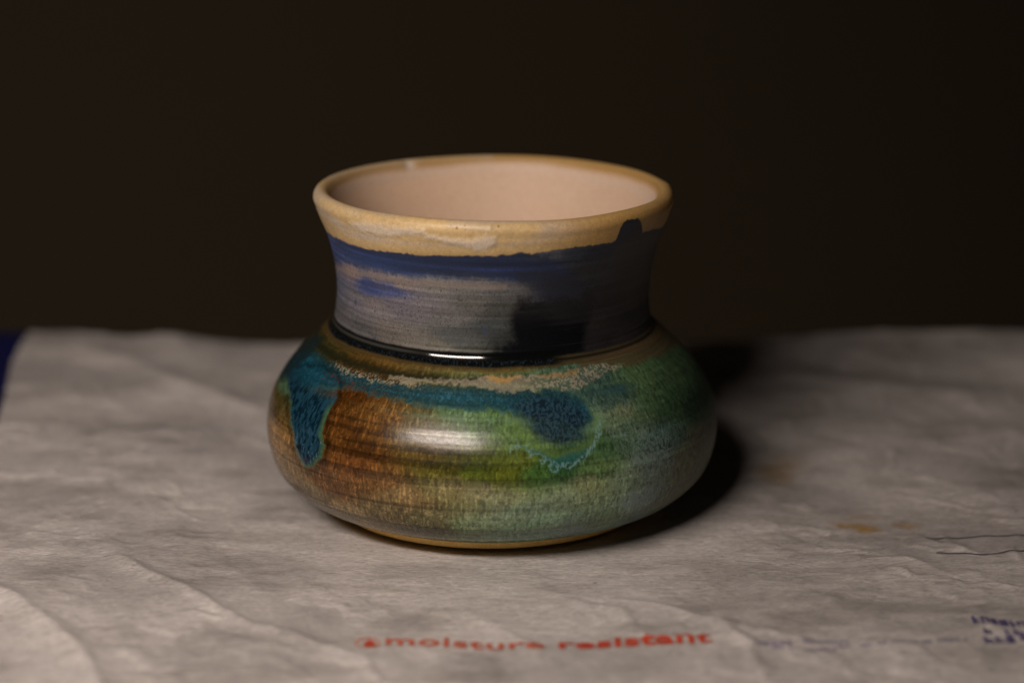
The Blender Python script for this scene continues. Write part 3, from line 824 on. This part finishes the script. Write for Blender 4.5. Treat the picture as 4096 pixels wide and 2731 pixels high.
disp += lump * 0.00024
disp += (1 - sst(-1.6, 0.1, sd_d)) * 0.00035 * (ZZ < 0.0385)
ang = np.degrees(TH)
for a0, ds, ra, rs, am in [(213, 0.0018, 2.2, 0.0012, 0.0007), (97, -0.0006, 4, 0.0014, 0.00035)]:
    disp += am * np.exp(-((ang - a0) / ra) ** 2 - ((SS - S_TOP - ds) / rs) ** 2)
    if a0 == 213:
        w = np.exp(-((ang - a0) / 2.0) ** 2 - ((SS - S_TOP - 0.0022) / 0.0013) ** 2)
        col = blend(col, 0.8 * w, (0.55, 0.49, 0.43))
part = np.where(SS < foot_s, 0, np.where(ZZ < 0.0452, 1, np.where(drim < 0, 2, 3)))
part = np.where(t_in > 0.0022, 4, part)
#GLAZE_END

# --- build
RR2 = RR + disp * np.clip(RR / 0.02, 0, 1)
dzr = np.where(ZZ > 0.06, (nz(7, 8, 209, 2) - 0.5) * 0.0009 * sst(0.068, 0.078, ZZ), 0)
X = RR2 * np.sin(TH)
Y = -RR2 * np.cos(TH)
Z = ZZ + dzr
X2 = X + LEAN * Z
Z2 = Z - LEAN * X * np.clip(Z / 0.078, 0, 1)
PV = np.stack([X2, Y, Z2], -1)
pid = np.arange(NR * NT).reshape(NR, NT)
pn = np.roll(pid, -1, 1)
PQ = np.stack([pid[:-1], pn[:-1], pn[1:], pid[1:]], -1).reshape(-1, 4)
# vertex normals of the whole skin, shared by the parts so that no seam shows
tu = np.roll(PV, -1, 1) - np.roll(PV, 1, 1)
tv = np.gradient(PV, axis=0)
NN = np.cross(tu, tv)
ln = np.linalg.norm(NN, axis=-1, keepdims=True)
NN = np.where(ln > 1e-14, NN / np.maximum(ln, 1e-14), np.array([0, 0, 1.0]))
NN[0] = (0, 0, -1); NN[-1] = (0, 0, 1)

m_glaze, nt, bs = new_mat('pot_glaze')
ca = node(nt, 'ShaderNodeAttribute', attribute_name='glaze')
ra = node(nt, 'ShaderNodeAttribute', attribute_name='gloss')
ga = node(nt, 'ShaderNodeAttribute', attribute_name='grain')
tc = node(nt, 'ShaderNodeTexCoord').outputs['Object']
fn = noise_node(nt, tc, 2600, 3, 0.6)
mr = node(nt, 'ShaderNodeMapRange')
mr.inputs['From Min'].default_value = 0.3; mr.inputs['From Max'].default_value = 0.7
mr.inputs['To Min'].default_value = 0.82; mr.inputs['To Max'].default_value = 1.16
nt.links.new(fn.outputs[0], mr.inputs[0])
vm = node(nt, 'ShaderNodeVectorMath', operation='SCALE')
nt.links.new(ca.outputs['Color'], vm.inputs[0]); nt.links.new(mr.outputs[0], vm.inputs['Scale'])
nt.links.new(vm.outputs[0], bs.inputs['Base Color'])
nt.links.new(ra.outputs['Fac'], bs.inputs['Roughness'])
bs.inputs['Specular IOR Level'].default_value = 0.42
fn2 = noise_node(nt, tc, 1400, 4, 0.65)
bm_ = node(nt, 'ShaderNodeBump')
bm_.inputs['Distance'].default_value = 0.0001
nt.links.new(fn2.outputs[0], bm_.inputs['Height'])
nt.links.new(ga.outputs['Fac'], bm_.inputs['Strength'])
nt.links.new(bm_.outputs[0], bs.inputs['Normal'])

pot = bpy.data.objects.new('pot', None)
sc.collection.objects.link(pot)
pot.empty_display_size = 0.05
tag(pot, 'squat hand-thrown ceramic pot with blue neck, cream rim and amber green glazed belly', 'pot')
grain = np.clip((rough - 0.1) * 1.1, 0.02, 0.4)
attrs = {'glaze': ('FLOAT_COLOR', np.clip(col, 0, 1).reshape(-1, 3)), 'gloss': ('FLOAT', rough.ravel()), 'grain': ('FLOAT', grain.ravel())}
fp = part.ravel()[PQ[:, 0]]
fd = drip_mask.ravel()[PQ].sum(1) >= 2
PVf, NNf = PV.reshape(-1, 3), NN.reshape(-1, 3)
objs = {}
for k, nm, lb in [(0, 'foot', 'bare ochre clay foot ring'), (1, 'belly', 'rounded belly with amber, green and teal glaze'), (2, 'neck', 'waisted neck brushed with dark blue glaze'),
                  (3, 'rim', 'flared cream rim'), (4, 'interior', 'pale cream glazed inside')]:
    f = PQ[(fp == k) & ~(fd & (k == 1))]
    objs[k] = sub_mesh(nm, PVf, f, m_glaze, pot, attrs, NNf)
    objs[k]['label'] = lb
if fd.any():
    d_o = sub_mesh('glaze_drip', PVf, PQ[(fp == 1) & fd], m_glaze, objs[1], attrs, NNf)
    d_o['label'] = 'thick blue green run of glaze on the belly'
